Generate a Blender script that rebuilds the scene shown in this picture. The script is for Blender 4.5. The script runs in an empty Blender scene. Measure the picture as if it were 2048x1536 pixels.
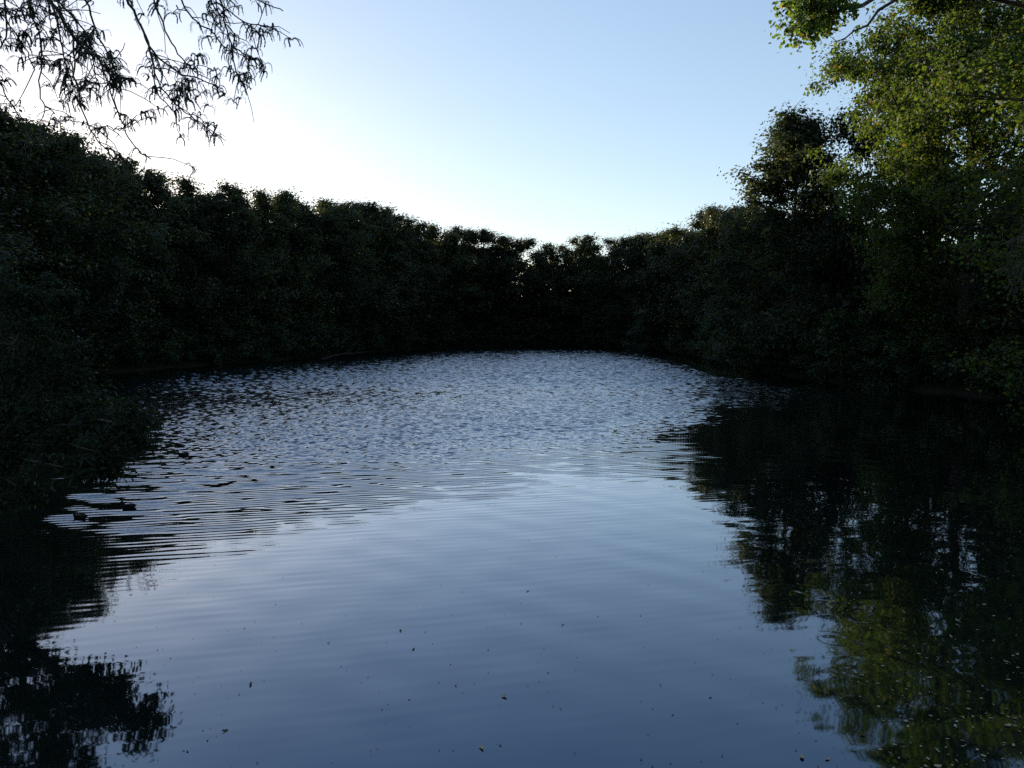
import bpy, bmesh, math
import numpy as np
from mathutils import Vector, Matrix, Euler

rng = np.random.default_rng(7)
R = math.radians
scene = bpy.context.scene
col = scene.collection

# ------------------------------------------------------------------ camera, sky, sun, exposure
CAM_H = 3.5
FPX = 1538.0                                    # focal length in pixels of a 2048 px wide frame
PITCH = math.atan((768 - 650) / FPX)
cam_d = bpy.data.cameras.new('camera'); cam = bpy.data.objects.new('camera', cam_d); col.objects.link(cam)
cam_d.sensor_width = 36; cam_d.lens = 36 * FPX / 2048
cam_d.clip_start = 0.1; cam_d.clip_end = 3000
cam.location = (0, 0, CAM_H); cam.rotation_euler = (R(90) - PITCH, 0, 0)
scene.camera = cam

SUN_AZ, SUN_EL = R(-30.5), R(6.0)               # azimuth from +Y towards +X
sun_dir = Vector((math.sin(SUN_AZ) * math.cos(SUN_EL), math.cos(SUN_AZ) * math.cos(SUN_EL), math.sin(SUN_EL)))
world = bpy.data.worlds.new('World'); scene.world = world; world.use_nodes = True
wn = world.node_tree.nodes; wl = world.node_tree.links; wn.clear()
sky = wn.new('ShaderNodeTexSky'); sky.sky_type = 'NISHITA'; sky.sun_disc = False
sky.sun_elevation = SUN_EL; sky.sun_rotation = SUN_AZ
sky.altitude = 200; sky.air_density = 1.0; sky.dust_density = 0.4; sky.ozone_density = 2.5
hs = wn.new('ShaderNodeHueSaturation'); hs.inputs['Saturation'].default_value = 1.0
wb = wn.new('ShaderNodeMix'); wb.data_type = 'RGBA'; wb.blend_type = 'MULTIPLY'; wb.inputs['Factor'].default_value = 1.0
wb.inputs['B'].default_value = (1.0, 0.95, 0.98, 1)
bg = wn.new('ShaderNodeBackground'); bg.inputs['Strength'].default_value = 0.15
wo = wn.new('ShaderNodeOutputWorld')
gm = wn.new('ShaderNodeGamma'); gm.inputs['Gamma'].default_value = 0.66
wl.new(sky.outputs[0], gm.inputs['Color']); wl.new(gm.outputs[0], hs.inputs['Color']); wl.new(hs.outputs[0], wb.inputs['A'])
wl.new(wb.outputs['Result'], bg.inputs['Color']); wl.new(bg.outputs[0], wo.inputs['Surface'])

sd = bpy.data.lights.new('sun', 'SUN'); sd.energy = 3.1; sd.angle = R(0.6); sd.color = (1.0, 0.86, 0.66)
so = bpy.data.objects.new('sun', sd); col.objects.link(so)
so.rotation_euler = (-sun_dir).to_track_quat('-Z', 'Y').to_euler(); so.location = (-60, 100, 40)

vs = scene.view_settings
vs.view_transform = 'Standard'; vs.look = 'None'; vs.gamma = 1; vs.exposure = 1.62; vs.use_curve_mapping = False
cy = scene.cycles
cy.max_bounces = 6; cy.diffuse_bounces = 2; cy.glossy_bounces = 3; cy.transmission_bounces = 3; cy.transparent_max_bounces = 4
cy.use_denoising = False
cy.sample_clamp_indirect = 4

# ------------------------------------------------------------------ helpers
_ct, _st = math.cos(PITCH), math.sin(PITCH)
def P(px, py, Y):
    """point of the place at depth Y (metres ahead) seen in direction (px, py)"""
    u, v = (px - 1024) / FPX, (768 - py) / FPX
    d = (u, _ct + v * _st, v * _ct - _st)
    t = Y / d[1]
    return np.array((u * t, Y, CAM_H + d[2] * t))
def px_of(X, Y, Z=0.0):
    dz = Z - CAM_H
    dep = Y * _ct - dz * _st
    return 1024 + FPX * X / dep, 768 - FPX * (dz * _ct + Y * _st) / dep

def new_mesh(name, V, F, smooth=False):
    """V (n,3); F (m,k) all faces with k corners"""
    V = np.asarray(V, np.float32); F = np.asarray(F, np.int32)
    me = bpy.data.meshes.new(name)
    n, (m, k) = len(V), F.shape
    me.vertices.add(n); me.vertices.foreach_set('co', V.ravel())
    me.loops.add(m * k); me.loops.foreach_set('vertex_index', F.ravel())
    me.polygons.add(m); me.polygons.foreach_set('loop_start', np.arange(0, m * k, k, dtype=np.int32))
    if smooth:
        me.polygons.foreach_set('use_smooth', np.ones(m, bool))
    me.update(calc_edges=True)
    return me

def link(name, data, mat=None, parent=None):
    o = bpy.data.objects.new(name, data); col.objects.link(o)
    if mat is not None and data is not None and not data.materials:
        data.materials.append(mat)
    if parent is not None:
        o.parent = parent
    return o
def tag(o, label=None, cat=None, group=None, kind=None):
    for k, v in (('label', label), ('category', cat), ('group', group), ('kind', kind)):
        if v: o[k] = v
    return o

ORD = ['first', 'second', 'third', 'fourth', 'fifth', 'sixth', 'seventh', 'eighth', 'ninth', 'tenth', 'eleventh', 'twelfth',
       'thirteenth', 'fourteenth', 'fifteenth', 'sixteenth', 'seventeenth', 'eighteenth', 'nineteenth', 'twentieth',
       'twenty-first', 'twenty-second', 'twenty-third', 'twenty-fourth', 'twenty-fifth', 'twenty-sixth', 'twenty-seventh', 'twenty-eighth',
       'twenty-ninth', 'thirtieth']

def unit(a):
    return a / np.maximum(np.linalg.norm(a, axis=-1, keepdims=True), 1e-9)
def sstep(a, b, x):
    t = np.clip((x - a) / (b - a), 0, 1); return t * t * (3 - 2 * t)

class Wood:
    """collects tapered tubes into one mesh"""
    def __init__(s): s.V = []; s.F = []; s.n = 0
    def tube(s, pts, rad, k=6):
        pts = np.asarray(pts, float); rad = np.broadcast_to(np.asarray(rad, float), (len(pts),))
        tan = unit(np.gradient(pts, axis=0))
        ref = np.array((0.31, 0.17, 0.93)) if abs(tan[0][2]) < .9 else np.array((1., .1, 0.))
        u = unit(np.cross(tan, ref)); w = np.cross(tan, u)
        a = np.linspace(0, 2 * np.pi, k, endpoint=False)
        ring = pts[:, None] + rad[:, None, None] * (np.cos(a)[None, :, None] * u[:, None] + np.sin(a)[None, :, None] * w[:, None])
        m = len(pts); idx = np.arange(m * k).reshape(m, k) + s.n
        nx = np.roll(idx, -1, 1)
        s.F.append(np.stack([idx[:-1], nx[:-1], nx[1:], idx[1:]], -1).reshape(-1, 4))
        s.V.append(ring.reshape(-1, 3)); s.n += m * k
    def mesh(s, name):
        return new_mesh(name, np.concatenate(s.V), np.concatenate(s.F), True)

def bend(p0, p1, n=5, sag=0.0, wob=0.0, rg=rng):
    t = np.linspace(0, 1, n)[:, None]
    p = np.asarray(p0) * (1 - t) + np.asarray(p1) * t
    p[:, 2] += sag * 4 * (t * (1 - t))[:, 0]
    if wob:
        j = rg.normal(0, wob, (n, 3)); j[0] = 0; j[-1] = 0
        p = p + j
    return p

def leaf_quads(C, N, size, aspect, rg, fold=0.25, axis=None):
    """one folded leaf per centre C, facing N"""
    n = len(C)
    if axis is None:
        axis = rg.normal(size=(n, 3)) + np.array((0, 0, -0.5))
    L = unit(axis - (axis * N).sum(1, keepdims=True) * N)
    W = np.cross(N, L)
    s = (size * rg.uniform(0.65, 1.3, n))[:, None]
    b = C - L * s * .5; t = C + L * s * .5
    mid = C + L * s * 0.05 + N * s * fold * .3
    l = mid + W * s * aspect * .5; r = mid - W * s * aspect * .5
    V = np.stack([b, r, t, l], 1).reshape(-1, 3)
    return V, np.arange(4 * n).reshape(n, 4)

def clump_leaves(centres, radii, per, size, aspect, rg, flat=0.7, up=0.5):
    """leaves spread through clumps, thicker towards the outside of each"""
    K = len(centres)
    cnt = np.maximum(4, (per * (radii / radii.mean()) ** 2).astype(int))
    ci = np.repeat(np.arange(K), cnt)
    d = unit(rg.normal(size=(len(ci), 3)))
    r = rg.random(len(ci)) ** 0.45
    off = d * r[:, None] * radii[ci][:, None]; off[:, 2] *= flat
    off *= (1 + 0.45 * rg.normal(size=(len(ci), 1)))
    N = unit(d * 0.7 + np.array((0, 0, up)) + rg.normal(size=(len(ci), 3)) * 0.4)
    return leaf_quads(centres[ci] + off, N, size, aspect, rg)

# ------------------------------------------------------------------ materials
def mat_leaf(name, base, trans, var=0.35, rough=0.45, tw=0.45, yellow=(0.16, 0.13, 0.02), ymix=0.12):
    m = bpy.data.materials.new(name); m.use_nodes = True
    nt = m.node_tree; n = nt.nodes; l = nt.links; n.clear()
    out = n.new('ShaderNodeOutputMaterial'); mix = n.new('ShaderNodeMixShader'); mix.inputs[0].default_value = tw
    pr = n.new('ShaderNodeBsdfPrincipled'); tr = n.new('ShaderNodeBsdfTranslucent')
    pr.inputs['Roughness'].default_value = rough; pr.inputs['IOR'].default_value = 1.4
    geo = n.new('ShaderNodeNewGeometry'); oi = n.new('ShaderNodeObjectInfo')
    mr = n.new('ShaderNodeMapRange'); mr.inputs[3].default_value = 1 - var; mr.inputs[4].default_value = 1 + var
    l.new(geo.outputs['Random Per Island'], mr.inputs[0])
    mo = n.new('ShaderNodeMapRange'); mo.inputs[3].default_value = 0.65; mo.inputs[4].default_value = 1.25
    l.new(oi.outputs['Random'], mo.inputs[0])
    mu = n.new('ShaderNodeMath'); mu.operation = 'MULTIPLY'; l.new(mr.outputs[0], mu.inputs[0]); l.new(mo.outputs[0], mu.inputs[1])
    # some leaves turn yellow: a threshold on a scrambled island number
    sc_ = n.new('ShaderNodeMath'); sc_.operation = 'MULTIPLY'; sc_.inputs[1].default_value = 37.31
    fr = n.new('ShaderNodeMath'); fr.operation = 'FRACT'
    lt = n.new('ShaderNodeMath'); lt.operation = 'LESS_THAN'; lt.inputs[1].default_value = ymix
    l.new(geo.outputs['Random Per Island'], sc_.inputs[0]); l.new(sc_.outputs[0], fr.inputs[0]); l.new(fr.outputs[0], lt.inputs[0])
    for sh, c, key in ((pr, base, 'Base Color'), (tr, trans, 'Color')):
        c1 = n.new('ShaderNodeMix'); c1.data_type = 'RGBA'
        l.new(lt.outputs[0], c1.inputs['Factor'])
        c1.inputs['A'].default_value = (*c, 1); c1.inputs['B'].default_value = (*(np.array(yellow) * (1 if sh is pr else 1.6)), 1)
        sv = n.new('ShaderNodeVectorMath'); sv.operation = 'SCALE'
        l.new(c1.outputs['Result'], sv.inputs[0]); l.new(mu.outputs[0], sv.inputs['Scale'])
        l.new(sv.outputs[0], sh.inputs[key])
    l.new(pr.outputs[0], mix.inputs[1]); l.new(tr.outputs[0], mix.inputs[2]); l.new(mix.outputs[0], out.inputs[0])
    return m

def mat_plain(name, c1, c2, scale=8, rough=0.8, bump=0.0, spec=0.3):
    m = bpy.data.materials.new(name); m.use_nodes = True
    n = m.node_tree.nodes; l = m.node_tree.links
    pr = n['Principled BSDF']; pr.inputs['Roughness'].default_value = rough; pr.inputs['Specular IOR Level'].default_value = spec
    tc = n.new('ShaderNodeTexCoord'); no = n.new('ShaderNodeTexNoise'); no.inputs['Scale'].default_value = scale; no.inputs['Detail'].default_value = 6
    mx = n.new('ShaderNodeMix'); mx.data_type = 'RGBA'; mx.inputs['A'].default_value = (*c1, 1); mx.inputs['B'].default_value = (*c2, 1)
    cr = n.new('ShaderNodeMapRange'); cr.inputs[1].default_value = 0.35; cr.inputs[2].default_value = 0.65
    l.new(tc.outputs['Object'], no.inputs['Vector']); l.new(no.outputs['Fac'], cr.inputs[0]); l.new(cr.outputs[0], mx.inputs['Factor'])
    l.new(mx.outputs['Result'], pr.inputs['Base Color'])
    if bump:
        b = n.new('ShaderNodeBump'); b.inputs['Strength'].default_value = bump
        l.new(no.outputs['Fac'], b.inputs['Height']); l.new(b.outputs[0], pr.inputs['Normal'])
    return m

M_OAK = mat_leaf('leaf_oak', (0.026, 0.042, 0.018), (0.05, 0.06, 0.010), ymix=0.03)
M_DARK = mat_leaf('leaf_alder', (0.020, 0.034, 0.019), (0.05, 0.065, 0.012), rough=.65, ymix=0.02)
M_MAPLE = mat_leaf('leaf_maple', (0.036, 0.070, 0.016), (0.15, 0.23, 0.018), rough=.65, ymix=0.05, yellow=(0.2, 0.15, 0.02))
M_BUSH = mat_leaf('leaf_bush', (0.013, 0.025, 0.013), (0.03, 0.055, 0.012), rough=0.45, ymix=0.002)
M_BUSH.node_tree.nodes['Principled BSDF'].inputs['Specular IOR Level'].default_value = .2
M_SHRUB = mat_leaf('leaf_shrub', (0.022, 0.044, 0.022), (0.07, 0.12, 0.02), rough=0.4, ymix=0.05)
M_LOCUST = mat_leaf('leaf_locust', (0.022, 0.036, 0.02), (0.02, 0.03, 0.01), ymix=0.02)
M_WOODLAND = mat_leaf('leaf_woodland', (0.022, 0.036, 0.018), (0.04, 0.05, 0.010), ymix=0.02)
M_PALE = mat_leaf('leaf_willow', (0.06, 0.085, 0.06), (0.08, 0.12, 0.05), ymix=0.02)
M_BARK = mat_plain('bark', (0.035, 0.028, 0.022), (0.075, 0.062, 0.05), 14, 0.9, 0.6)
M_GROUND = mat_plain('bank_earth', (0.020, 0.017, 0.011), (0.018, 0.026, 0.011), 1.7, 0.95, 0.5)

# ------------------------------------------------------------------ the shoreline
shore_pts = np.array([(-3, 3.2), (-5.5, 4.5), (-7.6, 8), (-9.3, 13), (-14, 21), (-22, 31), (-28, 43), (-29.5, 54), (-27.5, 66), (-22.5, 80),
                      (-18.5, 96), (-15, 112), (-8, 123), (2, 127), (12, 124), (19, 112), (21, 97), (21, 83), (19.8, 66), (19.2, 53), (21, 43),
                      (23.2, 36), (22, 29), (18.6, 23), (15.5, 17.5), (12, 12), (9, 8), (6.5, 4.5), (3, 3.2)], float)
def catmull(p, m=6):
    out = []; n = len(p)
    for i in range(n):
        a, b, c, d = p[i - 1], p[i], p[(i + 1) % n], p[(i + 2) % n]
        for t in np.linspace(0, 1, m, endpoint=False):
            out.append(.5 * ((2 * b) + (-a + c) * t + (2 * a - 5 * b + 4 * c - d) * t * t + (-a + 3 * b - 3 * c + d) * t ** 3))
    return np.array(out)
SHORE = catmull(shore_pts)
SHORE += 0.35 * np.stack([np.sin(np.arange(len(SHORE)) * 1.7), np.cos(np.arange(len(SHORE)) * 2.3)], 1)

def shore_dist(x, y):
    """signed distance to the shore: positive on the water"""
    x = np.asarray(x, np.float32); y = np.asarray(y, np.float32)
    best = np.full(x.shape, 1e9, np.float32); inside = np.zeros(x.shape, bool)
    for i in range(len(SHORE)):
        ax, ay = SHORE[i - 1]; bx, by = SHORE[i]
        ex, ey = bx - ax, by - ay
        t = np.clip(((x - ax) * ex + (y - ay) * ey) / (ex * ex + ey * ey), 0, 1)
        best = np.minimum(best, (x - ax - t * ex) ** 2 + (y - ay - t * ey) ** 2)
        if ay != by:
            c = ((ay > y) != (by > y)) & (x < (bx - ax) * (y - ay) / (by - ay) + ax)
            inside ^= c
    return np.where(inside, 1, -1) * np.sqrt(best)

def ground_h(x, y, sdist=None):
    s = shore_dist(x, y) if sdist is None else sdist
    d = np.maximum(-s, 0)
    z = 0.55 * sstep(0, 2.0, d) + 0.05 * np.minimum(d, 60) + 0.12 * np.sin(x * .9 + 1) * np.cos(y * .8) * sstep(0, 3, d)
    z += 1.15 * np.exp(-((x / 9) ** 2 + ((y + 4) / 7) ** 2)) * sstep(0.3, 4, d)
    z += 8.0 * sstep(7, 24, d) * sstep(30, 55, y)
    return np.where(s > 0, -0.05 - np.minimum(1.6, s * 0.5), z)

# ------------------------------------------------------------------ ground
def axis_pts(lo, hi, dlo, dhi, step):
    a = np.arange(dlo, dhi + .01, step)
    g = []; s = step; v = dhi
    while v < hi:
        s *= 1.25; v += s; g.append(v)
    f = []; s = step; v = dlo
    while v > lo:
        s *= 1.25; v -= s; f.append(v)
    return np.array(f[::-1] + list(a) + g)
gx = axis_pts(-900, 900, -44, 40, 0.9); gy = axis_pts(-700, 1500, -12, 142, 0.9)
GX, GY = np.meshgrid(gx, gy)
GZ = ground_h(GX.ravel(), GY.ravel())
ny, nx_ = GX.shape
ii = np.arange(ny * nx_).reshape(ny, nx_)
Fg = np.stack([ii[:-1, :-1], ii[:-1, 1:], ii[1:, 1:], ii[1:, :-1]], -1).reshape(-1, 4)
ground = link('ground', new_mesh('ground', np.stack([GX.ravel(), GY.ravel(), GZ], 1), Fg, True), M_GROUND)
tag(ground, 'dark earth bank round the pond', None, None, 'structure')

# ------------------------------------------------------------------ water: a rippled sheet
def rows():
    r = [3.0]
    while r[-1] < 136:
        d = r[-1]
        st = 0.05 if d < 6.5 else 0.036 if d < 22 else 0.036 + (d - 22) * 0.0026 if d < 35 else 0.07 + (d - 35) * 0.0008
        r.append(d + st)
    return np.array(r)
rr = rows()
th = np.concatenate([np.linspace(-85, -39, 24)[:-1], np.linspace(-39, 39, 420), np.linspace(39, 85, 24)[1:]]) * np.pi / 180
RR, TH = np.meshgrid(rr, th, indexing='ij')
WX = (RR * np.sin(TH)).ravel().astype(np.float32); WY = (RR * np.cos(TH)).ravel().astype(np.float32)
wsd = shore_dist(WX, WY)
inner = (np.abs(TH.ravel()) < R(40)).astype(np.float32)

def waves(x, y, comps):
    h = np.zeros_like(x)
    for lam, ang, slope, ph in comps:
        k = 2 * np.pi / lam
        h += (slope / k) * np.sin(k * (x * math.sin(ang) + y * math.cos(ang)) + ph).astype(np.float32)
    return h
wr = np.random.default_rng(11)
def comps(n, l0, l1, spread, slope, centre=R(-13)):
    lam = np.exp(wr.uniform(math.log(l0), math.log(l1), n)); ang = centre + wr.normal(0, spread, n)
    return [(a, b, slope * math.sqrt(2.0 / n), c) for a, b, c in zip(lam, ang, wr.uniform(0, 6.28, n))]
wind = WY - 0.75 * WX - 22.0                     # breeze reaches the water beyond this slanting line
wind += 1.2 * np.sin(WX * .33 + 1.0) + 0.6 * np.sin(WX * .9 + WY * .5)
lee = sstep(2.0, 6.5, wsd)
chop = sstep(-3.0, 6.0, wind) * lee
lines = sstep(-8.5, -0.5, wind) * (1 - 0.6 * sstep(0, 6, wind)) * sstep(0.2, 1.8, wsd)
swell = np.exp(-(np.maximum(0, -wind - 2) / 9.0)) * sstep(0.3, 3, wsd)
far = sstep(34, 52, RR.ravel()).astype(np.float32)
SL_CHOP, SL_LINE, SL_SWELL = 0.31, 0.085, 0.012
H = chop * (1 - far) * waves(WX, WY, comps(46, 0.14, 0.42, R(46), SL_CHOP))
H += chop * far * waves(WX, WY, comps(44, 0.28, 0.75, R(52), SL_CHOP * 1.3))
patch = 0.55 + 0.45 * np.sin(WX * 1.1 + 0.6 * WY) * np.sin(0.8 * WY - 0.4 * WX + 1.3)
patch = (0.78 + 0.22 * patch) * (1 + 1.3 * sstep(1.0, -6.0, WX))
H += lines * patch * waves(WX, WY, comps(12, 0.14, 0.25, R(5.5), SL_LINE))
H += swell * waves(WX, WY, comps(8, 0.17, 0.32, R(6), SL_SWELL))
H += 0.006 * sstep(1, 4, wsd) * waves(WX, WY, comps(6, 0.5, 1.4, R(60), 1.0)) * 1.0
# wakes trailing behind the three water birds
BIRDS = [(366, 912, 0.95), (258, 1016, 0.85), (160, 1037, 0.82)]
birds = []
for bx, by, s in BIRDS:
    Y = CAM_H * FPX / (by - 650) * 1.0
    p = P(bx, by, Y); t = CAM_H / (CAM_H - p[2]); p = np.array((p[0] * t, Y * t, 0.0)); birds.append((p, s))
for p, s in birds:
    dx = WX - p[0]; dy = WY - p[1]
    w = sstep(0.1, 0.35, dx) * np.exp(-np.maximum(dx, 0) / 1.1) * np.exp(-(dy / (0.12 + 0.10 * np.maximum(dx, 0))) ** 2)
    H = H * (1 - 0.7 * w) + w * 0.006 * np.sin(dy * 26 + dx * 5)
H *= inner
# rings where something touched the surface
RINGS = [(770, 1088, .13), (985, 1076, .24), (1665, 1279, .17), (1500, 1010, .3), (1560, 1040, .25), (1720, 1335, .25), (1575, 1195, .3), (1640, 1060, .35)]
for bx, by, rad in RINGS:
    p = P(bx, by, 5.0); d = p - np.array((0, 0, CAM_H)); c = d * (CAM_H / -d[2])
    q = np.sqrt((WX - c[0]) ** 2 + (WY - c[1]) ** 2)
    H += 0.0005 * np.sin((q - rad) * 2 * np.pi / 0.14) * np.exp(-((q - rad) / .08) ** 2)
nr, nc = RR.shape
ii = np.arange(nr * nc).reshape(nr, nc)
keepF = np.stack([ii[:-1, :-1], ii[1:, :-1], ii[1:, 1:], ii[:-1, 1:]], -1).reshape(-1, 4)
keepF = keepF[(wsd[keepF] > -1.2).any(1)]
used = np.zeros(nr * nc, bool); used[keepF.ravel()] = True
remap = np.cumsum(used) - 1
Vw = np.stack([WX, WY, H], 1)[used]
water_me = new_mesh('water', Vw, remap[keepF][:, ::-1], True)
# wavelets too fine for the mesh: how rough the breeze makes each spot
ba = water_me.attributes.new('breeze', 'FLOAT', 'POINT')
ba.data.foreach_set('value', (chop * (0.7 + 0.3 * far))[used].astype(np.float32))
mw = bpy.data.materials.new('pond_water'); mw.use_nodes = True
wp = mw.node_tree.nodes['Principled BSDF']
wp.inputs['Base Color'].default_value = (0.004, 0.007, 0.006, 1); wp.inputs['Roughness'].default_value = 0.03
wp.inputs['IOR'].default_value = 1.9
wp.inputs['Specular Tint'].default_value = (0.0, 0.42, 1.0, 1)
wp.inputs['Coat Weight'].default_value = 1.0; wp.inputs['Coat IOR'].default_value = 1.31
wa = mw.node_tree.nodes.new('ShaderNodeAttribute'); wa.attribute_name = 'breeze'
wm_ = mw.node_tree.nodes.new('ShaderNodeMapRange'); wm_.inputs[3].default_value = 0.03; wm_.inputs[4].default_value = 0.17
mw.node_tree.links.new(wa.outputs['Fac'], wm_.inputs[0]); mw.node_tree.links.new(wm_.outputs[0], wp.inputs['Roughness']); mw.node_tree.links.new(wm_.outputs[0], wp.inputs['Coat Roughness'])
water = tag(link('water', water_me, mw), 'still pond surface, rippled by a breeze further out', None, None, 'structure')

# ------------------------------------------------------------------ tree builder
def build_tree(seed, Ht, rad, base, n_limb, subs, per, leaf, aspect, profile, clump=0.8, trunk_r=0.22, upsweep=0.35, lean=(0, 0)):
    """returns (trunk mesh, crown mesh) of a broadleaf tree standing at the origin"""
    rg = np.random.default_rng(seed)
    w = Wood()
    zs = np.linspace(0, Ht * .93, 9)
    tp = np.stack([np.cumsum(rg.normal(0, .12, 9)) * (zs / Ht) + lean[0] * (zs / Ht) ** 1.5, np.cumsum(rg.normal(0, .12, 9)) * (zs / Ht) + lean[1] * (zs / Ht) ** 1.5, zs - .4], 1)
    w.tube(tp, trunk_r * (1 - .88 * zs / Ht) * np.where(zs < .5, 1.35, 1), 8)
    C = []; Rd = []
    for i in range(n_limb):
        f = (i + rg.random()) / n_limb
        zt = base + (Ht - base) * f                       # height of the limb's outer end
        z0 = max(0.06 * Ht, zt - (0.10 + upsweep * .4 * rg.random()) * Ht)
        p0 = np.array([np.interp(z0, tp[:, 2], tp[:, k]) for k in range(3)])
        az = i * 2.39996 + rg.normal(0, .35)
        rr_ = rad * profile(f) * rg.uniform(.72, 1.14)
        cx = np.array([np.interp(zt, tp[:, 2], tp[:, k]) for k in range(2)])
        p1 = np.array((cx[0] + math.cos(az) * rr_, cx[1] + math.sin(az) * rr_, zt + rg.normal(0, .3)))
        L = np.linalg.norm(p1 - p0)
        path = bend(p0, p1, 6, 0.04 * L, 0.04 * L, rg)
        w.tube(path, np.linspace(trunk_r * .42 * (1 - .7 * z0 / Ht), .012, 6), 5)
        for j in range(subs):
            t = rg.uniform(.25, 1.0)
            q = np.array([np.interp(t, np.linspace(0, 1, 6), path[:, k]) for k in range(3)])
            dr = unit(unit(p1 - p0) + rg.normal(0, .62, 3) + np.array((0, 0, .12)))
            ln = rg.uniform(.10, .30) * max(rad * .8, L)
            e = q + dr * ln
            if e[2] < .35: e[2] = .35 + rg.random() * .6
            w.tube(bend(q, e, 3, 0, .03 * ln, rg), (.03, .018, .006), 3)
            C.append(e); Rd.append(clump * rg.uniform(.6, 1.25))
            if rg.random() < .6:
                C.append((q + e) / 2); Rd.append(clump * rg.uniform(.5, .9))
        C.append(p1); Rd.append(clump * rg.uniform(.7, 1.1))
    C = np.array(C); Rd = np.array(Rd)
    hi = C[:, 2] > .88 * Ht
    C[hi, 2] = .88 * Ht + (C[hi, 2] - .88 * Ht) * .72
    V, F = clump_leaves(C, Rd, per, leaf, aspect, rg)
    return w.mesh('trunk'), new_mesh('crown', V, F)

rnd = lambda f: (0.55 + 0.45 * math.sin(math.pi * min(1, f * 1.05) ** .8)) * (1 - max(0, f - .75) / .25 * .5)
egg = lambda f: (0.75 + 0.25 * math.sin(math.pi * f)) * (1 - max(0, f - .45) / .55 * .6)
cone = lambda f: 1.0 - .94 * f ** 1.1 if f > .12 else .8
wide = lambda f: (0.7 + 0.3 * math.sin(math.pi * f)) * (1 - max(0, f - .75) / .25 * .6)

PROTO = {}
def proto(name, mat, H0, *a, **k):
    t, c = build_tree(*a, **k)
    t.materials.append(M_BARK); c.materials.append(mat)
    PROTO[name] = (t, c, H0)
proto('oak_a', M_OAK, 16, 1, 16, 4.8, 1.2, 32, 9, 78, .23, .62, rnd, clump=.85)
proto('oak_b', M_OAK, 16, 2, 16, 4.4, 1.0, 34, 8, 78, .22, .66, egg, clump=.8)
proto('oak_c', M_DARK, 16, 3, 16, 4.6, 1.0, 32, 9, 78, .23, .6, wide, clump=.9)
proto('loose', M_OAK, 16, 4, 16, 4.6, 2.0, 26, 8, 40, .26, .5, rnd, clump=.7)
proto('alder', M_DARK, 18, 5, 18, 6.0, 0.9, 54, 11, 62, .22, .6, cone, clump=.75)
proto('maple', M_MAPLE, 22, 6, 22, 6.4, 3.0, 48, 21, 84, .165, .85, wide, clump=.85, trunk_r=.4)
proto('maple_b', M_MAPLE, 18, 8, 18, 5.2, 1.0, 44, 16, 90, .115, .8, wide, clump=.66, trunk_r=.3)
proto('shrub', M_SHRUB, 4, 7, 4.0, 2.6, .3, 20, 9, 46, .20, .5, wide, clump=.5, trunk_r=.07)
proto('shrub_b', M_SHRUB, 4, 9, 4.0, 2.4, .3, 20, 9, 46, .18, .45, egg, clump=.45, trunk_r=.07)
proto('willow', M_PALE, 5, 10, 5.0, 2.2, .4, 18, 9, 46, .24, .35, egg, clump=.5, trunk_r=.09)

def place(kind, name, x, y, h, label, cat, group, rot=0, sxy=None, mats=None):
    t, c, H0 = PROTO[kind]
    z = float(ground_h(np.array([x]), np.array([y]))[0])
    e = bpy.data.objects.new(name, None); col.objects.link(e)
    s = (h - z) / H0
    e.location = (x, y, z); e.rotation_euler = (0, 0, rot)
    k = sxy if sxy else 1.12 * (0.35 + .65 * s)
    e.scale = (k, k, s); e.empty_display_size = .5
    tag(e, label, cat, group)
    link('trunk', t, None, e); link('crown', c, None, e)
    return e

SKY = np.array([(-200, 225), (0, 240), (60, 232), (100, 270), (150, 312), (190, 330), (240, 312), (285, 335), (330, 375), (380, 372), (440, 367), (480, 380),
                (510, 402), (560, 408), (600, 402), (640, 415), (700, 422), (740, 422), (780, 434), (850, 441), (900, 446), (960, 452),
                (1000, 465), (1040, 476), (1080, 482), (1108, 490), (1130, 476), (1160, 471), (1200, 478), (1240, 466), (1300, 462), (1360, 456),
                (1395, 462), (1420, 420), (1460, 406), (1495, 415), (1530, 380), (1560, 300), (1600, 290), (2300, 280)], float)
def sky_y(px): return float(np.interp(px, SKY[:, 0], SKY[:, 1]))

# positions along the shore, stepping by arc length
seg = np.linalg.norm(np.diff(np.vstack([SHORE, SHORE[:1]]), axis=0), axis=1); arc = np.concatenate([[0], np.cumsum(seg)])
def shore_at(s, off):
    s = s % arc[-1]
    i = min(int(np.searchsorted(arc, s, 'right')) - 1, len(SHORE) - 1)
    a = SHORE[i]; b = SHORE[(i + 1) % len(SHORE)]; f = (s - arc[i]) / seg[i]
    p = a + (b - a) * f; t = (SHORE[(i + 3) % len(SHORE)] - SHORE[i - 2]); t = t / np.linalg.norm(t)
    nrm = np.array((-t[1], t[0]))                       # walking clockwise, land is on the left
    return p + nrm * off
def arc_of(i): return arc[i * 6]

trees = []
pr = np.random.default_rng(21)
s = arc_of(4) - 2
while s < arc_of(20):
    p = shore_at(s, pr.uniform(2.2, 4.0))
    px, _ = px_of(*p)
    if p[1] > 18:
        trees.append((px, p[0], p[1]))
    s += pr.uniform(4.2, 6.2)
trees.sort()
left = [t for t in trees if t[0] < 960]; far_ = [t for t in trees if 960 <= t[0] < 1400]; right_ = [t for t in trees if 1400 <= t[0] < 1520]
kinds = ['oak_a', 'oak_b', 'oak_c', 'oak_a', 'loose', 'oak_b', 'oak_c']
def auto(lst, text, group):
    for i, (px, x, y) in enumerate(lst):
        ytop = sky_y(px) + pr.normal(-9 if px < 820 else 4, 7 if px < 820 else 3.5)
        h = P(px, ytop, y)[2]
        k = kinds[int(pr.integers(len(kinds)))]
        place(k, 'broadleaf_tree', x, y, h, text % ORD[i], 'tree', group, pr.uniform(0, 6.28), 1.12 * (0.35 + .65 * h / 16) * (1 + .22 * (y > 85)))
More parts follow.
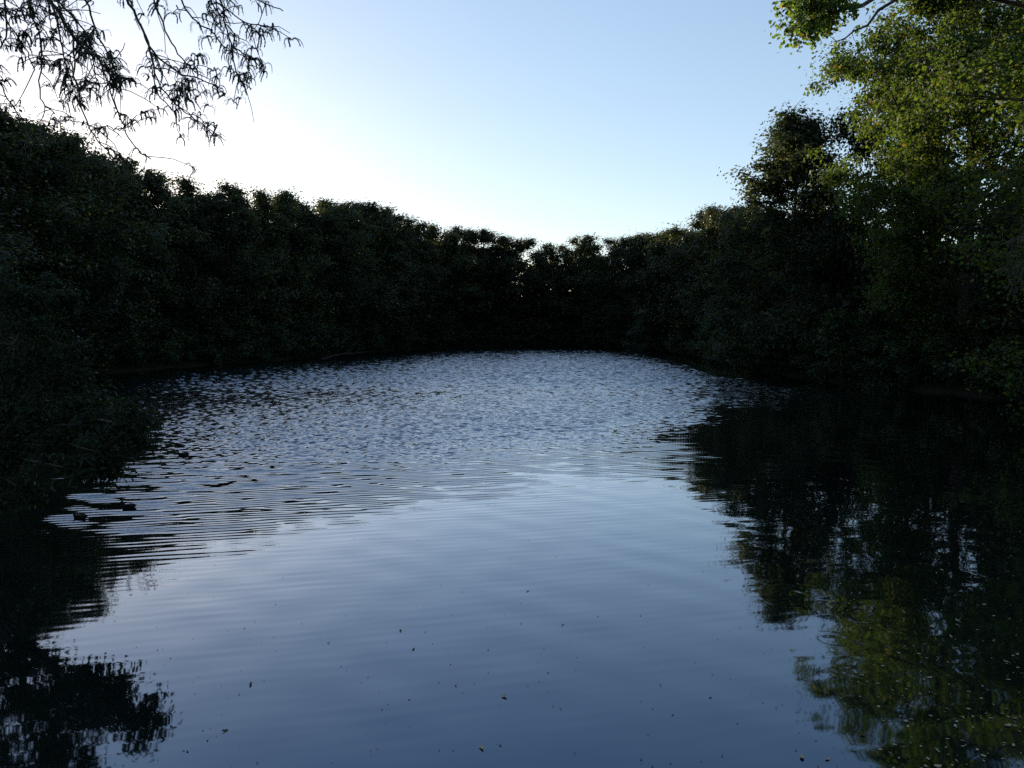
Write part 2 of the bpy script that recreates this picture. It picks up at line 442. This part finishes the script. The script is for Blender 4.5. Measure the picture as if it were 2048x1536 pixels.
auto(left, 'shaded broadleaf tree on the left bank, %s along its skyline from the left', 'trees along the left bank')
auto(far_, 'dark broadleaf tree on the far shore, %s from the left along it', 'trees along the far shore')
auto(right_, 'rounded tree beyond the pointed dark tree on the right bank, %s from the left', 'trees along the right bank')
# the right bank, tree by tree
place('alder', 'alder_tree', 20.4, 56, P(1600, 226, 55)[2], 'pointed dark tree standing out against the sky on the right bank', 'tree', 'trees along the right bank', 0.6, 1.3)
place('oak_c', 'broadleaf_tree', 25.0, 50, 21.5, 'dark lumpy tree top showing behind the sunlit maple on the right', 'tree', 'trees along the right bank', 2.0, 1.15)
place('maple', 'maple_tree', 24.0, 41, 24, 'tall sunlit yellow-green maple on the right bank', 'tree', 'trees along the right bank', 1.1, 0.98)
place('maple_b', 'spreading_tree', 19.0, 21.5, 18.5, 'wide leafy tree filling the right edge, in front of the tall sunlit maple', 'tree', 'trees along the right bank', 4.0, 1.3)
place('oak_b', 'broadleaf_tree', 26.2, 34.5, 15.5, 'dark shaded tree on the right bank, under the tall sunlit maple', 'tree', 'trees along the right bank', 1.0, 1.2)
for px, py, Y, kd, lb in ((-40, 215, 44, 'oak_a', 'tallest lobed oak crown cut by the left edge of the picture'), (30, 232, 47, 'oak_c', 'tall dark oak at the left, its top just under the hanging branches'),
                          (95, 268, 51, 'oak_b', 'dark oak stepping down behind the tallest left trees'), (150, 306, 55, 'oak_a', 'low shoulder of dark oak left of the lacy tree top'),
                          (232, 306, 62, 'loose', 'lacy see-through tree top against the glow at the left')):
    p = P(px, py, Y); place(kd, 'oak_tree', p[0], p[1], p[2], lb, 'tree', 'trees along the left bank', px * .1, 1.15)

# woodland behind the shoreline trees: one mass
wg = np.random.default_rng(33)
C = []; Rd = []; C2 = []; R2 = []
s = arc_of(3)
while s < arc_of(22):
    for off in (5.0, 7.5, 10.5, 14.0):
        p = shore_at(s + wg.normal(0, 1.0), off + wg.normal(0, .8))
        if p[1] < 16: continue
        px, _ = px_of(*p)
        top = min(P(min(px, 1500), sky_y(min(px, 1500)) + (75 if p[1] < 75 else 40), p[1])[2], 19) - wg.uniform(0, 2.2)
        for z in np.arange(1.0, top, 1.15):
            (C2 if (off > 9 and p[1] > 60) else C).append((p[0] + wg.normal(0, .9), p[1] + wg.normal(0, .9), z + wg.normal(0, .3))); (R2 if (off > 9 and p[1] > 60) else Rd).append(wg.uniform(.9, 1.5) * (1.3 if (off > 9 and p[1] > 60) else 1))
    s += 2.3
V, F = clump_leaves(np.array(C), np.array(Rd), 46, .6, .75, wg)
V2, F2 = clump_leaves(np.array(C2), np.array(R2), 52, 1.1, .9, wg); F = np.concatenate([F, F2 + len(V)]); V = np.concatenate([V, V2])
tag(link('woodland', new_mesh('woodland', V, F), M_WOODLAND), 'dense dark woodland filling in behind the shoreline trees', 'woodland', None, 'stuff')

# shrubs leaning over the water
shr = []
s = arc_of(5)
while s < arc_of(22):
    p = shore_at(s, pr.uniform(0.3, 1.2)); px, _ = px_of(*p)
    if p[1] > 16: shr.append((px, p[0], p[1]))
    s += pr.uniform(3.2, 5.0)
shr.sort()
groups = (('left bank', lambda q: q < 960), ('far shore', lambda q: 960 <= q < 1400), ('right bank', lambda q: 1400 <= q < 2060))
for nm, ok in groups:
    for i, (px, x, y) in enumerate([q for q in shr if ok(q[0])]):
        k = 'shrub' if pr.random() < .55 else 'shrub_b'
        place(k, 'waterside_shrub', x, y, pr.uniform(3.0, 5.2), 'dark green shrub over the water along the %s, %s from the left' % (nm, ORD[i]), 'shrub',
              'shrubs along the ' + nm, pr.uniform(0, 6.28))
p = P(1285, 660, 106)
place('willow', 'willow_shrub', p[0], p[1], 4.0, 'pale bluish willow bush at the right end of the far shore', 'shrub', None, .4)

# ------------------------------------------------------------------ the overhanging bush at the left
bg_ = np.random.default_rng(41)
LOBES = [(0, 600, 12.5, .85), (60, 585, 12.5, .7), (115, 615, 12.5, .55), (150, 600, 12.4, .25), (140, 690, 12.3, .55), (55, 690, 12, .9), (165, 750, 12, .4), (100, 785, 12, .75),
         (0, 800, 12, 1.0), (185, 855, 10.8, .42), (250, 848, 10.4, .32), (268, 880, 10.4, .22), (200, 905, 10.4, .38), (215, 945, 10.3, .2), (120, 890, 11, .3),
         (30, 905, 11.5, .55), (90, 985, 11.5, .26), (20, 1000, 12, .5), (-100, 640, 12.6, 1.2), (-110, 800, 12.6, 1.2), (-100, 950, 12.6, 1.0),
         (-20, 700, 12.4, 1.0), (200, 800, 11.4, .35), (50, 850, 11.6, .55), (120, 830, 11.3, .5), (165, 945, 10.5, .2)]
bush = tag(link('overhanging_bush', None), 'large dark bush leaning over the water at the left edge', 'bush')
bb = np.array((-9.9, 13.2, float(ground_h(np.array([-9.9]), np.array([13.2]))[0]) - .1)); bush.location = bb
w = Wood(); C = []; Rd = []
hub = bb + np.array((.5, -.2, .9))
w.tube(bend(bb, hub, 4, 0, .05, bg_), (.16, .14, .12, .1), 8)
for px, py, Y, r in LOBES:
    if Y > 11.2: px -= 28; r *= .88
    c = P(px, py, Y)
    L = np.linalg.norm(c - hub)
    path = bend(hub, c, 9, .07 * L, .018 * L, bg_)
    path[1:-1] = (path[:-2] + path[1:-1] * 2 + path[2:]) / 4
    w.tube(path, np.linspace(.038, .01, 9), 5)
    for j in range(int(12 * r / .5) + 3):
        d = unit(bg_.normal(size=3)); e = c + d * r * bg_.uniform(.4, 1.0) * (1.45 if bg_.random() < .15 else 1) * np.array((1, 1, .85))
        if e[2] < .12: e[2] = .12 + .2 * bg_.random()
        w.tube(bend(c, e, 3, 0, .02, bg_), (.012, .008, .003), 3)
        C.append(e); Rd.append(bg_.uniform(.10, .28))
C = np.array(C); Rd = np.array(Rd)
V, F = clump_leaves(C, Rd, 62, .095, .42, bg_, flat=.8, up=.6)
off = np.array(bb)
wm = w.mesh('trunk'); wm.transform(Matrix.Translation(-Vector(off)))
link('trunk', wm, M_BARK, bush)
link('crown', new_mesh('crown', V - off, F), M_BUSH, bush)
print('bush leaves', len(F))

# ------------------------------------------------------------------ locust trees with hanging sprays of feathery leaves
def spray_mesh(seed, n_frond=7, flen=.19):
    rg = np.random.default_rng(seed); V = []; F = []; n = 0
    for i in range(n_frond):
        az = rg.uniform(0, 6.28); el = rg.uniform(.1, .9)
        L = flen * rg.uniform(.7, 1.2)
        t = np.linspace(0, 1, 9)
        d0 = np.array((math.cos(az) * math.cos(el), math.sin(az) * math.cos(el), math.sin(el)))
        pts = [np.zeros(3)]
        for k in range(8):
            d = unit(d0 * (1 - t[k]) ** 1.3 + np.array((0, 0, -1.0)) * (t[k] * 1.25)); pts.append(pts[-1] + d * L / 8)
        pts = np.array(pts)
        side = unit(np.cross(d0, (0, 0, 1.0)))
        # rachis
        a = pts[:-1]; b = pts[1:]; u = side * .0016
        V.append(np.stack([a - u, a + u, b + u, b - u], 1).reshape(-1, 3)); F.append(np.arange(32).reshape(8, 4) + n); n += 32
        # paired leaflets hanging folded under the rachis
        for k in range(1, 9):
            for sg in (-1, 1):
                c = pts[k] if sg > 0 else (pts[k] + pts[k - 1]) / 2
                for q in (-1, 1):
                    ax = unit(side * q * .45 + np.array((0, 0, -1.0)) + (pts[k] - pts[k - 1]) / L * 2.5 + rg.normal(0, .12, 3))
                    ll = .024 * rg.uniform(.75, 1.15) * (1 - .3 * abs(k / 8 - .5)); wd = unit(np.cross(ax, d0 + rg.normal(0, .2, 3))) * ll * .2
                    V.append(np.stack([c, c + ax * ll * .5 + wd, c + ax * ll, c + ax * ll * .5 - wd])); F.append(np.arange(4)[None] + n); n += 4
    return new_mesh('leaf_spray', np.concatenate(V), np.concatenate(F))
SPRAYS = [spray_mesh(100 + i, 5 + i % 3) for i in range(7)]
for m_ in SPRAYS: m_.materials.append(M_LOCUST)

def locust(name, label, base, hub, twigs, seed, per_m, depth, limit):
    """twigs: (screen polyline, depth, leafiness, thickness)"""
    rg = np.random.default_rng(seed)
    base = np.array((base[0], base[1], float(ground_h(np.array([base[0]]), np.array([base[1]]))[0]) - .2))
    root = tag(link(name, None), label, 'tree'); root.location = base
    w = Wood(); hub = np.array(hub, float)
    w.tube(bend(base, hub, 8, 0, .08, rg), np.linspace(.17, .09, 8), 8)
    spots = []; tw = Wood()
    for pl, Y, leafy, th_, from_hub in twigs:
        pts = np.array([P(x, y, Y + rg.normal(0, .04) + .15 * i) for i, (x, y) in enumerate(pl)])
        # finer curve
        tt = np.linspace(0, len(pts) - 1, 5 * (len(pts) - 1) + 1)
        fine = np.stack([np.interp(tt, np.arange(len(pts)), pts[:, k]) for k in range(3)], 1)
        sm = fine.copy()
        for _ in range(3): sm[1:-1] = (sm[:-2] + 2 * sm[1:-1] + sm[2:]) / 4
        sm[1:-1] += rg.normal(0, .006, sm[1:-1].shape)
        if from_hub:
            w.tube(bend(hub, sm[0], 8, .35, .05, rg), np.linspace(.055, th_, 8), 6)
        tw.tube(sm, np.linspace(th_ * 1.3, max(.0055, th_ * .4), len(sm)), 5)
        L = np.linalg.norm(np.diff(sm, axis=0), axis=1).sum()
        for f in np.sort(rg.random(int(L * per_m * leafy))):
            q = np.array([np.interp(f, np.linspace(0, 1, len(sm)), sm[:, k]) for k in range(3)])
            if rg.random() < .3: spots.append(q)
            else:
                d = np.array((rg.normal(.25, .5), rg.normal(0, .5), rg.normal(-.35, .45))); d = unit(d) * rg.uniform(.08, .42)
                e = q + d
                tw.tube(bend(q, e, 4, .02, .012, rg), (.005, .0045, .004, .003), 4)
                spots.append(e)
                if rg.random() < .45: spots.append(q + d * .5)
    for wd, nm in ((w, 'trunk'), (tw, 'twigs')):
        me = wd.mesh(nm); me.transform(Matrix.Translation(-Vector(base))); link(nm, me, M_BARK, root)
    rg.shuffle(spots)
    for q in spots[:limit]:
        o = link('leaf_spray', SPRAYS[int(rg.integers(len(SPRAYS)))], None, root)
        o.location = Vector(q - base); o.rotation_euler = (rg.normal(0, .3), rg.normal(0, .3), rg.uniform(0, 6.28))
        sc = rg.uniform(.65, 1.05); o.scale = (sc, sc, sc)
    print(name, len(spots))
    return root
A = [([(40, -60), (103, 0), (147, 78), (200, 119), (225, 150), (272, 163)], 7.0, 1.3, .016, True),
     ([(225, -60), (244, -20), (281, 47), (297, 94), (340, 140), (400, 158), (445, 178)], 7.2, .7, .012, True),
     ([(425, -60), (437, -20), (453, 53), (462, 94), (475, 156), (503, 178)], 7.5, .55, .008, True),
     ([(147, 78), (150, 150), (162, 219), (187, 272), (219, 306)], 7.0, .35, .007, False),
     ([(200, 119), (228, 203), (247, 256), (275, 303), (303, 319)], 7.1, .25, .006, False),
     ([(50, -60), (60, 0), (85, 100), (78, 203), (110, 228)], 6.8, .45, .007, True),
     ([(-60, 40), (-20, 120), (10, 190), (35, 225)], 6.9, .6, .006, True),
     ([(297, 94), (320, 180), (370, 225), (418, 258)], 7.3, .55, .006, False),
     ([(150, -60), (165, -20), (190, 60), (230, 135), (235, 180)], 7.4, .7, .010, True),
     ([(455, -60), (480, -20), (520, 5), (566, 22)], 7.6, .8, .007, True),
     ([(340, -60), (350, -20), (385, 40), (425, 62), (450, 100)], 7.3, .75, .008, True),
     ([(440, 10), (490, 45), (535, 55)], 7.6, .9, .005, False),
     ([(462, 94), (500, 112), (518, 132)], 7.6, .5, .004, False),
     ([(0, -60), (10, -10), (15, 60), (-5, 120)], 6.7, .9, .009, True),
     ([(290, -60), (300, -20), (330, 60), (362, 120), (400, 150)], 7.1, .5, .008, True),
     ([(281, 47), (305, 110), (312, 190), (352, 225)], 7.2, .5, .006, False),
     ([(187, 262), (210, 250), (240, 262)], 7.0, 1.6, .003, False),
     ([(103, 0), (120, 70), (135, 140), (130, 190)], 6.9, 1.1, .007, False),
     ([(78, -60), (100, -10), (155, 40), (185, 95), (190, 150)], 7.3, 1.3, .009, True),
     ([(400, -60), (415, -10), (440, 30), (470, 70)], 7.5, 1.0, .006, True),
     ([(-30, -60), (-10, 10), (40, 80), (70, 140)], 6.8, .8, .006, True)]
locust('locust_tree', 'feathery locust branches hanging into the sky at the top left', (-9.2, 6.2), (-7.4, 6.6, 8.2), A, 51, 22, 7, 270)
B = [([(2180, 400), (2110, 440), (2050, 470), (2000, 490)], 7.8, 1.4, .008, True), ([(2160, 440), (2090, 490), (2040, 515), (1992, 545)], 7.9, 1.4, .008, True),
     ([(2200, 360), (2120, 410), (2060, 450)], 8.0, 1.3, .008, True), ([(2110, 490), (2060, 530), (2030, 560)], 7.7, 1.3, .005, False)]
locust('locust_tree', 'feathery green locust branch reaching in at the right edge', (9.6, 6.6), (8.0, 7.3, 4.9), B, 52, 26, 8, 70)

# ------------------------------------------------------------------ the tree whose leafy branch reaches in at the top right
tg = np.random.default_rng(61)
tb = np.array((20.8, 24.5, 0)); tb[2] = float(ground_h(tb[:1], tb[1:2])[0]) - .2
root = tag(link('poplar_tree', None), 'tall tree at the top right whose sparse leafy branch reaches left into the sky', 'tree', 'trees along the right bank'); root.location = tb
w = Wood(); C = []; Rd = []
tp = np.stack([tb[0] - np.linspace(0, 1.0, 9), np.full(9, tb[1]), np.linspace(tb[2], 20, 9)], 1)
w.tube(tp, np.linspace(.28, .05, 9), 8)
def limb(pl, z0, rad, leafy, cl, n=9, r0=.10):
    p0 = np.array([np.interp(z0, tp[:, 2], tp[:, k]) for k in range(3)])
    pts = np.array([p0] + [P(*q) for q in pl])
    tt = np.linspace(0, len(pts) - 1, n); fine = np.stack([np.interp(tt, np.arange(len(pts)), pts[:, k]) for k in range(3)], 1)
    fine[1:-1] = (fine[:-2] + 2 * fine[1:-1] + fine[2:]) / 4 + tg.normal(0, .05, (n - 2, 3))
    w.tube(fine, np.linspace(r0, .012, n), 6)
    L = np.linalg.norm(np.diff(fine, axis=0), axis=1).sum()
    for f in tg.uniform(rad, 1.0, int(leafy * L)):
        q = np.array([np.interp(f, np.linspace(0, 1, n), fine[:, k]) for k in range(3)])
        e = q + unit(tg.normal(size=3) + np.array((-.3, 0, -.15))) * tg.uniform(.2, .8)
        w.tube(bend(q, e, 3, .03, .02, tg), (.014, .009, .004), 3); C.append(e); Rd.append(cl * tg.uniform(.6, 1.2))
limb([(1850, -60, 21.5), (1730, 0, 21), (1690, 25, 20.8), (1640, 30, 20.5), (1600, 52, 20.2)], 12.5, .60, 5, .26)
limb([(1800, -90, 21.5), (1720, -40, 21), (1640, -10, 20.5), (1622, 20, 20.2)], 14.0, .60, 5, .26)
limb([(1900, -60, 22), (1780, 0, 22), (1740, 45, 22), (1700, 68, 22), (1667, 84, 22)], 12.0, .5, .5, .15, r0=.07)
for j in range(9):
    zt = tg.uniform(13, 20); az = tg.uniform(0, 6.28); rr_ = tg.uniform(1.5, 4.2)
    p0 = np.array([np.interp(zt - 1.5, tp[:, 2], tp[:, k]) for k in range(3)])
    e = p0 + np.array((math.cos(az) * rr_ + 2.0, math.sin(az) * rr_, 1.2))
    w.tube(bend(p0, e, 4, .1, .1, tg), (.05, .035, .02, .01), 4)
    for k in range(8):
        q = p0 + (e - p0) * tg.uniform(.4, 1) + tg.normal(0, .5, 3); C.append(q); Rd.append(.6 * tg.uniform(.6, 1.2))
V, F = clump_leaves(np.array(C), np.array(Rd), 40, .12, .85, tg)
wm = w.mesh('trunk'); wm.transform(Matrix.Translation(-Vector(tb))); link('trunk', wm, M_BARK, root)
link('crown', new_mesh('crown', V - tb, F), M_MAPLE, root)

# ------------------------------------------------------------------ water birds
M_BIRD = mat_plain('dark_feathers', (0.006, 0.006, 0.007), (0.014, 0.012, 0.011), 30, .75, 0, .15)
M_BILL = mat_plain('bird_bill', (0.10, 0.07, 0.03), (0.14, 0.08, 0.04), 30, .5)
def bird_mesh():
    bm = bmesh.new()
    J = [((.20, 0, .075), .010, .022), ((.15, 0, .062), .034, .045), ((.08, 0, .052), .062, .078), ((0, 0, .046), .070, .088), ((-.08, 0, .050), .066, .078),
         ((-.13, 0, .072), .044, .052), ((-.150, 0, .115), .028, .030), ((-.162, 0, .150), .028, .028), ((-.185, 0, .168), .029, .027), ((-.208, 0, .163), .018, .016), ((-.222, 0, .158), .006, .006)]
    ring = []; k = 14
    pts = np.array([j[0] for j in J]); tan = unit(np.gradient(pts, axis=0))
    for (p, rv, rh), t in zip(J, tan):
        side = np.array((0, 1., 0)); upv = np.cross(t, side)
        ring.append([bm.verts.new(np.array(p) + side * rh * math.cos(a) + upv * rv * math.sin(a)) for a in np.linspace(0, 2 * np.pi, k, endpoint=False)])
    for a, b in zip(ring[:-1], ring[1:]):
        for i in range(k): bm.faces.new((a[i], a[(i + 1) % k], b[(i + 1) % k], b[i]))
    bm.faces.new(ring[0]); bm.faces.new(ring[-1][::-1])
    bmesh.ops.recalc_face_normals(bm, faces=bm.faces)
    me = bpy.data.meshes.new('body'); bm.to_mesh(me); bm.free()
    me.polygons.foreach_set('use_smooth', np.ones(len(me.polygons), bool)); me.materials.append(M_BIRD)
    return me
BODY = bird_mesh()
bw = Wood(); bw.tube(np.array([(-.212, 0, .161), (-.235, 0, .155), (-.252, 0, .150)]), (.012, .009, .003), 6); BILL = bw.mesh('bill'); BILL.materials.append(M_BILL)
ww = []
for sg in (-1, 1):
    m_ = Wood(); m_.tube(np.array([(-.09, sg * .070, .075), (-.02, sg * .082, .085), (.08, sg * .066, .088), (.17, sg * .02, .10)]), (.012, .03, .026, .006), 8)
    me = m_.mesh('wing'); me.materials.append(M_BIRD); ww.append(me)
BL = ['lone dark water bird swimming left, the one farthest out on the rippled water', 'dark water bird trailing a pale wake, right of the pair by the left bush',
      'dark water bird leading the pair, half hidden beside the left bush']
for (p, s), lb in zip(birds, BL):
    b = tag(link('water_bird', BODY), lb, 'bird', 'water birds swimming on the pond')
    b.location = (p[0], p[1], -.005); b.scale = (s * .88,) * 3; b.rotation_euler = (0, 0, R(-6))
    link('bill', BILL, None, b)
    for m_ in ww: link('wing', m_, None, b)

# ------------------------------------------------------------------ leaves and specks afloat
dg = np.random.default_rng(71)
M_FLOAT = mat_plain('fallen_leaf', (0.32, 0.29, 0.19), (0.22, 0.17, 0.09), 20, .6)
M_FDARK = mat_plain('sodden_leaf', (0.03, 0.022, 0.014), (0.05, 0.035, 0.02), 20, .7)
def on_water(px, py):
    p = P(px, py, 5.0); d = p - np.array((0, 0, CAM_H)); return d * (CAM_H / -d[2])
def leaf_mesh(seed, ln=.07, asp=.5, stalk=True, curl=.12):
    rg = np.random.default_rng(seed); bm = bmesh.new()
    m = 7; L = []; Rr = []; Cc = []
    for i in range(m + 1):
        t = i / m; wd = asp * ln * .5 * math.sin(math.pi * t ** .8) * (1 + .15 * rg.normal()); x = (t - .5) * ln
        zc = curl * ln * (2 * t - 1) ** 2
        Cc.append(bm.verts.new((x, 0, zc + .002))); L.append(bm.verts.new((x, max(wd, .0006), zc + .004 + .15 * wd))); Rr.append(bm.verts.new((x, -max(wd, .0006), zc + .004 + .15 * wd)))
    for i in range(m):
        bm.faces.new((Cc[i], Cc[i + 1], L[i + 1], L[i])); bm.faces.new((Rr[i], Rr[i + 1], Cc[i + 1], Cc[i]))
    if stalk:
        a = Cc[0].co; v = [bm.verts.new((a.x - .35 * ln, .1 * ln, .004)), bm.verts.new((a.x - .35 * ln, .1 * ln + .0025, .004)), bm.verts.new((a.x, .0015, a.z)), bm.verts.new((a.x, -.0015, a.z))]
        bm.faces.new(v)
    me = bpy.data.meshes.new('floating_leaf'); bm.to_mesh(me); bm.free(); return me
LM = [leaf_mesh(i, .075, .35 + .1 * (i % 4), i % 2 == 0) for i in range(6)]
LMp = []; LMd = []
for m_ in LM:
    LMd.append(m_.copy()); LMd[-1].materials.append(M_FDARK); m_.materials.append(M_FLOAT); LMp.append(m_)
PALE = [(1915, 1242, 1.2, 'pale curled leaf with a stalk, floating on the dark water at the right'), (2015, 1452, 1.0, 'round pale leaf floating nearest the bottom right corner'),
        (1884, 1141, .9, 'bright small leaf afloat in the middle of the dark reflection'), (1864, 1254, 1.1, 'flat pale leaf just left of the curled one on dark water'),
        (1902, 1274, 1.0, 'brownish leaf floating just below the curled pale leaf'), (1968, 1210, .9, 'thin pale leaf floating right of the curled leaf, higher up'),
        (1858, 1356, .9, 'pale leaf alone below the green reflection at the right'), (1604, 1515, 1.0, 'yellowish leaf floating at the bottom edge, right of centre'),
        (1655, 1519, .7, 'small pale leaf beside the yellowish one at the bottom edge'), (1876, 1534, 1.0, 'pale leaf cut by the bottom edge at the right'),
        (963, 1497, 1.1, 'faint tan leaf floating at the bottom centre'), (1008, 1394, 1.0, 'pale oval leaf floating on blue water, lower centre'),
        (2012, 1324, .9, 'tan leaf close to the right edge of the dark water'), (2027, 1492, .7, 'dim leaf at the far right near the bottom corner'),
        (1700, 1132, .9, 'pale leaf on the dark reflection, left of the others'), (1681, 1168, .5, 'tiny bright leaf at the left of the dark reflection')]
for i, (x, y, sc_, lb) in enumerate(PALE):
    o = tag(link('floating_leaf', LMp[i % 6]), lb, 'leaf', 'pale leaves afloat on the pond'); p = on_water(x, y)
    o.location = (p[0], p[1], .003); o.rotation_euler = (0, 0, dg.uniform(0, 6.28)); o.scale = (sc_,) * 3
DARKL = [(501, 1370, 1.2, 'brown leaf standing up on the blue water, lower left'), (827, 1300, .9, 'dark acorn-like leaf curl near the bottom centre'), (1055, 1182, .8, 'round black fleck of leaf on the blue water, centre'),
         (801, 1263, .8, 'dark sliver of leaf left of centre on blue water'), (657, 1287, .7, 'dark slanting leaf sliver, lower left of centre'), (1515, 1254, .8, 'dark leaf beside the tree reflection edge'),
         (1125, 1251, .9, 'thin dark leaf curl right of centre'), (416, 1112, .7, 'black leaf fleck at the end of the ripples, left'), (449, 1463, 1.0, 'dark twig-like leaf at the lower left of the blue water'),
         (1725, 1471, .9, 'dark leaf by the reflection near the bottom right'), (1421, 1397, .8, 'long dark leaf on blue water, lower right of centre'), (972, 966, .8, 'black fleck on the ripples in the middle of the pond')]
for i, (x, y, sc_, lb) in enumerate(DARKL):
    o = tag(link('sodden_leaf', LMd[i % 6]), lb, 'leaf', 'dark leaves afloat on the pond'); p = on_water(x, y)
    o.location = (p[0], p[1], .004); o.rotation_euler = (.3 * dg.normal(), .3 * dg.normal(), dg.uniform(0, 6.28)); o.scale = (sc_ * .8,) * 3
def specks(name, n, gen, size, mat, label):
    V = []; F = []
    for i in range(n):
        p = on_water(*gen()); a = dg.uniform(0, 6.28); L = size * dg.uniform(.35, 1.3); W = L * dg.uniform(.25, .7); m = 5
        q = [(p[0] + math.cos(a) * L * math.cos(t) - math.sin(a) * W * math.sin(t), p[1] + math.sin(a) * L * math.cos(t) + math.cos(a) * W * math.sin(t), .004 + .25 * L * dg.random()) for t in np.linspace(0, 6.28, 6)[:-1]]
        F.append(np.arange(5) + len(V)); V += q
    tag(link(name, new_mesh(name, np.array(V), np.array(F)), mat), label, 'debris', None, 'stuff')
def g_right():
    y = 860 + 680 * dg.random() ** .75; x0 = 1450 + (y - 860) * .45
    return dg.uniform(x0, 2060), y
def g_mid(): return dg.uniform(300, 1750), 1000 + 540 * dg.random() ** .8
specks('floating_specks', 300, g_right, .019, M_FLOAT, 'scattered pale specks of leaf and seed on the dark reflection')
specks('floating_crumbs', 260, g_mid, .011, M_FDARK, 'tiny dark crumbs scattered over the blue water')

# ------------------------------------------------------------------ plants at the right waterline and a fallen branch on the left shore
rg_ = np.random.default_rng(81)
p0 = on_water(1800, 779)
rp = tag(link('waterside_plants', None), 'low pale green strip of plants at the right waterline', 'plants'); rp.location = (p0[0], p0[1], 0)
V, F = [], []
n = 900; C = np.stack([rg_.normal(0, 1.0, n), rg_.normal(0, .3, n), rg_.uniform(.02, .42, n) ** 1.2], 1)
N = unit(rg_.normal(size=(n, 3)) + np.array((0, -.6, .6)))
V, F = leaf_quads(C, N, .16, .35, rg_, axis=np.tile((0, 0, 1.0), (n, 1)) + rg_.normal(0, .5, (n, 3)))
link('leaves', new_mesh('leaves', V, F), M_SHRUB, rp)
st = Wood()
for j in range(40):
    a = np.array((rg_.normal(0, 1.0), rg_.normal(0, .25), -.1)); st.tube(bend(a, a + np.array((rg_.normal(0, .1), rg_.normal(0, .1), .45)), 3), (.008, .006, .003), 4)
link('stems', st.mesh('stems'), M_SHRUB, rp)
fb = tag(link('fallen_branch', None), 'bare fallen branch lying at the left shore', 'branch')
q = on_water(690, 722); fb.location = (q[0], q[1], 0)
w = Wood(); M_GREY = mat_plain('weathered_wood', (.03, .027, .024), (.05, .045, .04), 12, .9, .3)
w.tube(bend((-2.4, .6, .1), (2.2, -.4, .9), 8, .15, .07, rg_), np.linspace(.1, .03, 8), 6)
for f in (.35, .55, .75):
    a = np.array((-2.4, .6, .15)) * (1 - f) + np.array((2.2, -.4, .95)) * f
    w.tube(bend(a, a + np.array((.6, rg_.normal(0, .3), rg_.uniform(.3, .8))), 4, 0, .04, rg_), (.035, .025, .018, .008), 5)
link('bough', w.mesh('bough'), M_GREY, fb)
print('tris', sum(sum(len(p.vertices) - 2 for p in m.polygons) if len(m.polygons) < 5000 else len(m.polygons) * 2 for m in bpy.data.meshes))
